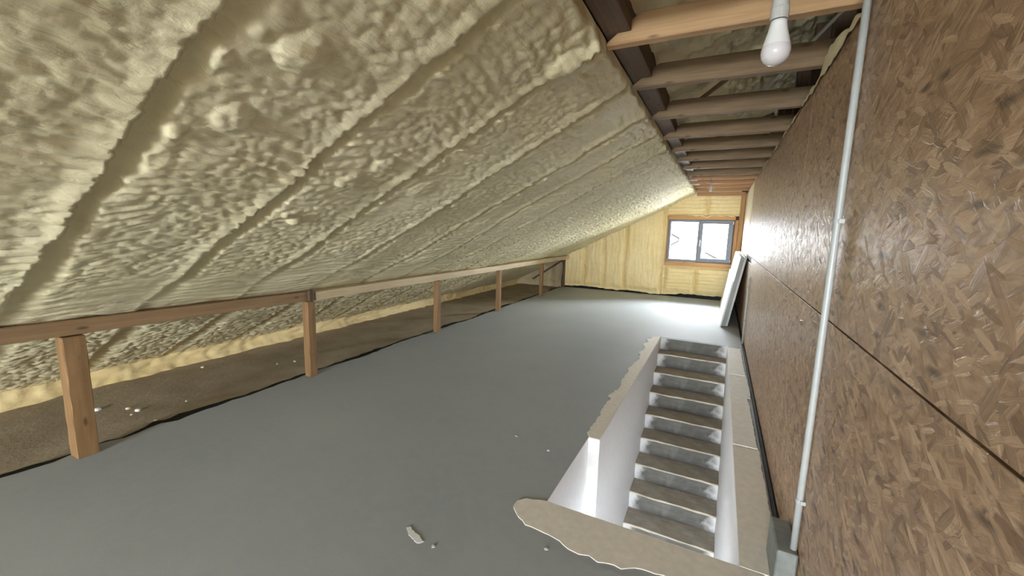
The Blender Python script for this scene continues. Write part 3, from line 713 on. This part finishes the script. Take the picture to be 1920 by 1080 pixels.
# ------------------------------------------------------------------ leaning boards
def lean_board(y0, y1, length, th, xb, x_top, label, edge):
    tilt = math.asin(min(.9, (x_top-xb)/1.25))
    e = tag(empty('insulation_board', (xb, (y0+y1)/2, .0)), label, 'board', 'boards leaning on the wall'); e.rotation_euler = (0, tilt, 0)
    hl = (y1-y0)/2
    bm = bmesh.new(); add_box(bm, -th+.001, -.001, -hl+.001, hl-.001, .001, length-.001); from_bm('core', bm, edge, e)
    bm = bmesh.new(); add_box(bm, -th-.002, -th+.001, -hl, hl, 0, length, .001); from_bm('face_sheet', bm, BOARD_W, e)
    return e
lean_board(7.97, 10.70, 1.22, .034, .232, .424, 'rear white board of the leaning stack, touching the wall', BOARD_C)
lean_board(7.92, 10.72, 1.22, .055, .192, .384, 'middle white board with grey edge in the leaning stack', BOARD_E)
lean_board(7.88, 10.80, .80, .016, .131, .323, 'lower white board in front of the leaning stack', BOARD_W)

# ------------------------------------------------------------------ bulbs
BULB = m_plain('white_bulb_plastic', (.62, .62, .61), .35, .02, 40, 0)
def m_diff():
    t = NT('bulb_diffuser', .12, .5); n = t.noise(t.tc, 30); t.col(t.mix(n, (.52, .50, .51), (.57, .55, .56))); return t.m
DIFF = m_diff()
WB = m_plain('brown_wire', (.20, .10, .04), .5, .1, 40, 0); WBL = m_plain('blue_wire', (.10, .22, .42), .5, .1, 40, 0); SOCK = m_plain('grey_socket', (.36, .36, .34), .5, .06, 50, 0)
def pendant(loc, top, label):
    e = tag(empty('pendant_bulb', loc), label, 'light bulb', 'bare bulbs under the joists')
    bm = bmesh.new(); add_lathe(bm, [(0, 0), (.006, .0004), (.0135, .0026), (.022, .0085), (.0275, .016), (.0300, .027), (.0298, .034), (.0282, .041)]); d = from_bm('diffuser', bm, DIFF, e, smooth=True)
    bm = bmesh.new(); add_lathe(bm, [(.0281, .041), (.0245, .055), (.0195, .074), (.0168, .088), (.0160, .094), (0, .094)]); from_bm('bulb_body', bm, BULB, e, smooth=True)
    bm = bmesh.new(); add_lathe(bm, [(.0, .0935), (.0148, .0935), (.0148, .096), (0, .096)]); from_bm('collar', bm, BLACK, e)
    bm = bmesh.new(); add_lathe(bm, [(0, .0955), (.0185, .0955), (.0185, .118), (.0172, .121), (.0168, .150), (.0130, .157), (0, .157)]); from_bm('socket', bm, SOCK, e, smooth=False)
    for dx, mt in ((-.008, WB), (.009, WBL)):
        bm = bmesh.new(); T = Vector(top)-Vector(loc)
        add_tube(bm, [(dx, 0, .150), (dx*1.6, .002, .19), (dx*.6, .004, .24), (T.x*.5+dx*.5, T.y*.5, .24+(T.z-.24)*.5), (T.x+dx, T.y, T.z)], .0035, 8); from_bm('wire', bm, mt, e, smooth=True)
    return e
pendant((.0735, 1.165, 1.982), (.11, 1.49, 2.548), 'near unlit white bulb in a grey socket hanging from bare wires')
pendant((-.235, 8.2, 2.315), (-.235, 8.36, 2.56), 'far small bulb hanging below the joists in front of the window')

# ------------------------------------------------------------------ outside
GROUND = m_plain('outside_ground', (.30, .30, .27), .9, .2, .5, 0)
struct(pydata('ground_outside', [(-60, -60, -6), (60, -60, -6), (60, 90, -6), (-60, 90, -6)], [(0, 1, 2, 3)], GROUND))
hs = tag(empty('neighbour_house', (-3.0, 24.0, -6)), 'pale neighbouring house beyond the shed outside the window', 'house')
bm = bmesh.new(); w, zr, ze, d = 7.0, 8.3, 6.2, 9
vs = [bm.verts.new(p) for p in ((-w, 0, 0), (w, 0, 0), (w, 0, ze), (w, d/2, zr), (w, d, ze), (w, d, 0), (-w, 0, 0), (-w, 0, ze), (-w, d/2, zr), (-w, d, ze), (-w, d, 0))]
bmesh.ops.remove_doubles(bm, verts=vs, dist=1e-4)
V_ = {(round(v.co.x, 2), round(v.co.y, 2), round(v.co.z, 2)): v for v in bm.verts}
def F_(*ps): bm.faces.new([V_[p] for p in ps])
F_((-w, 0, 0), (w, 0, 0), (w, 0, ze), (-w, 0, ze)); F_((-w, d, 0), (w, d, 0), (w, d, ze), (-w, d, ze))
F_((-w, 0, ze), (w, 0, ze), (w, d/2, zr), (-w, d/2, zr)); F_((-w, d, ze), (w, d, ze), (w, d/2, zr), (-w, d/2, zr))
for sx in (-w, w): F_((sx, 0, 0), (sx, d, 0), (sx, d, ze), (sx, d/2, zr), (sx, 0, ze))
from_bm('house_body', bm, WHITE, hs)
sh = tag(empty('neighbour_shed', (-2.6, 16.2, -6)), 'pale gabled shed with dark roof edges outside the left window pane', 'shed')
bm = bmesh.new(); w, zr, ze, d = 3.4, 8.04, 6.27, 2.0
vs = [bm.verts.new(p) for p in ((-w, 0, 0), (w, 0, 0), (w, 0, ze), (0, 0, zr), (-w, 0, ze), (-w, d, 0), (w, d, 0), (w, d, ze), (0, d, zr), (-w, d, ze))]
for q in ((0, 1, 2, 3, 4), (9, 8, 7, 6, 5), (0, 5, 6, 1), (1, 6, 7, 2), (2, 7, 8, 3), (3, 8, 9, 4), (4, 9, 5, 0)): bm.faces.new([vs[i] for i in q])
from_bm('house_body', bm, WHITE, sh)
BARGE = m_plain('dark_barge_board', (.016, .016, .017), .9, .1, 5, 0, 0.0)
for sg in (-1, 1):
    bm = bmesh.new(); add_tube(bm, [(0, -.12, zr+.02), (sg*(w+.3), -.12, ze-.14)], .06, 4); from_bm('barge_board', bm, BARGE, sh)
bm = bmesh.new(); add_tube(bm, [(1.33, -.14, 7.36), (.95, -.14, 7.12)], .05, 4); from_bm('bracket', bm, BARGE, sh)
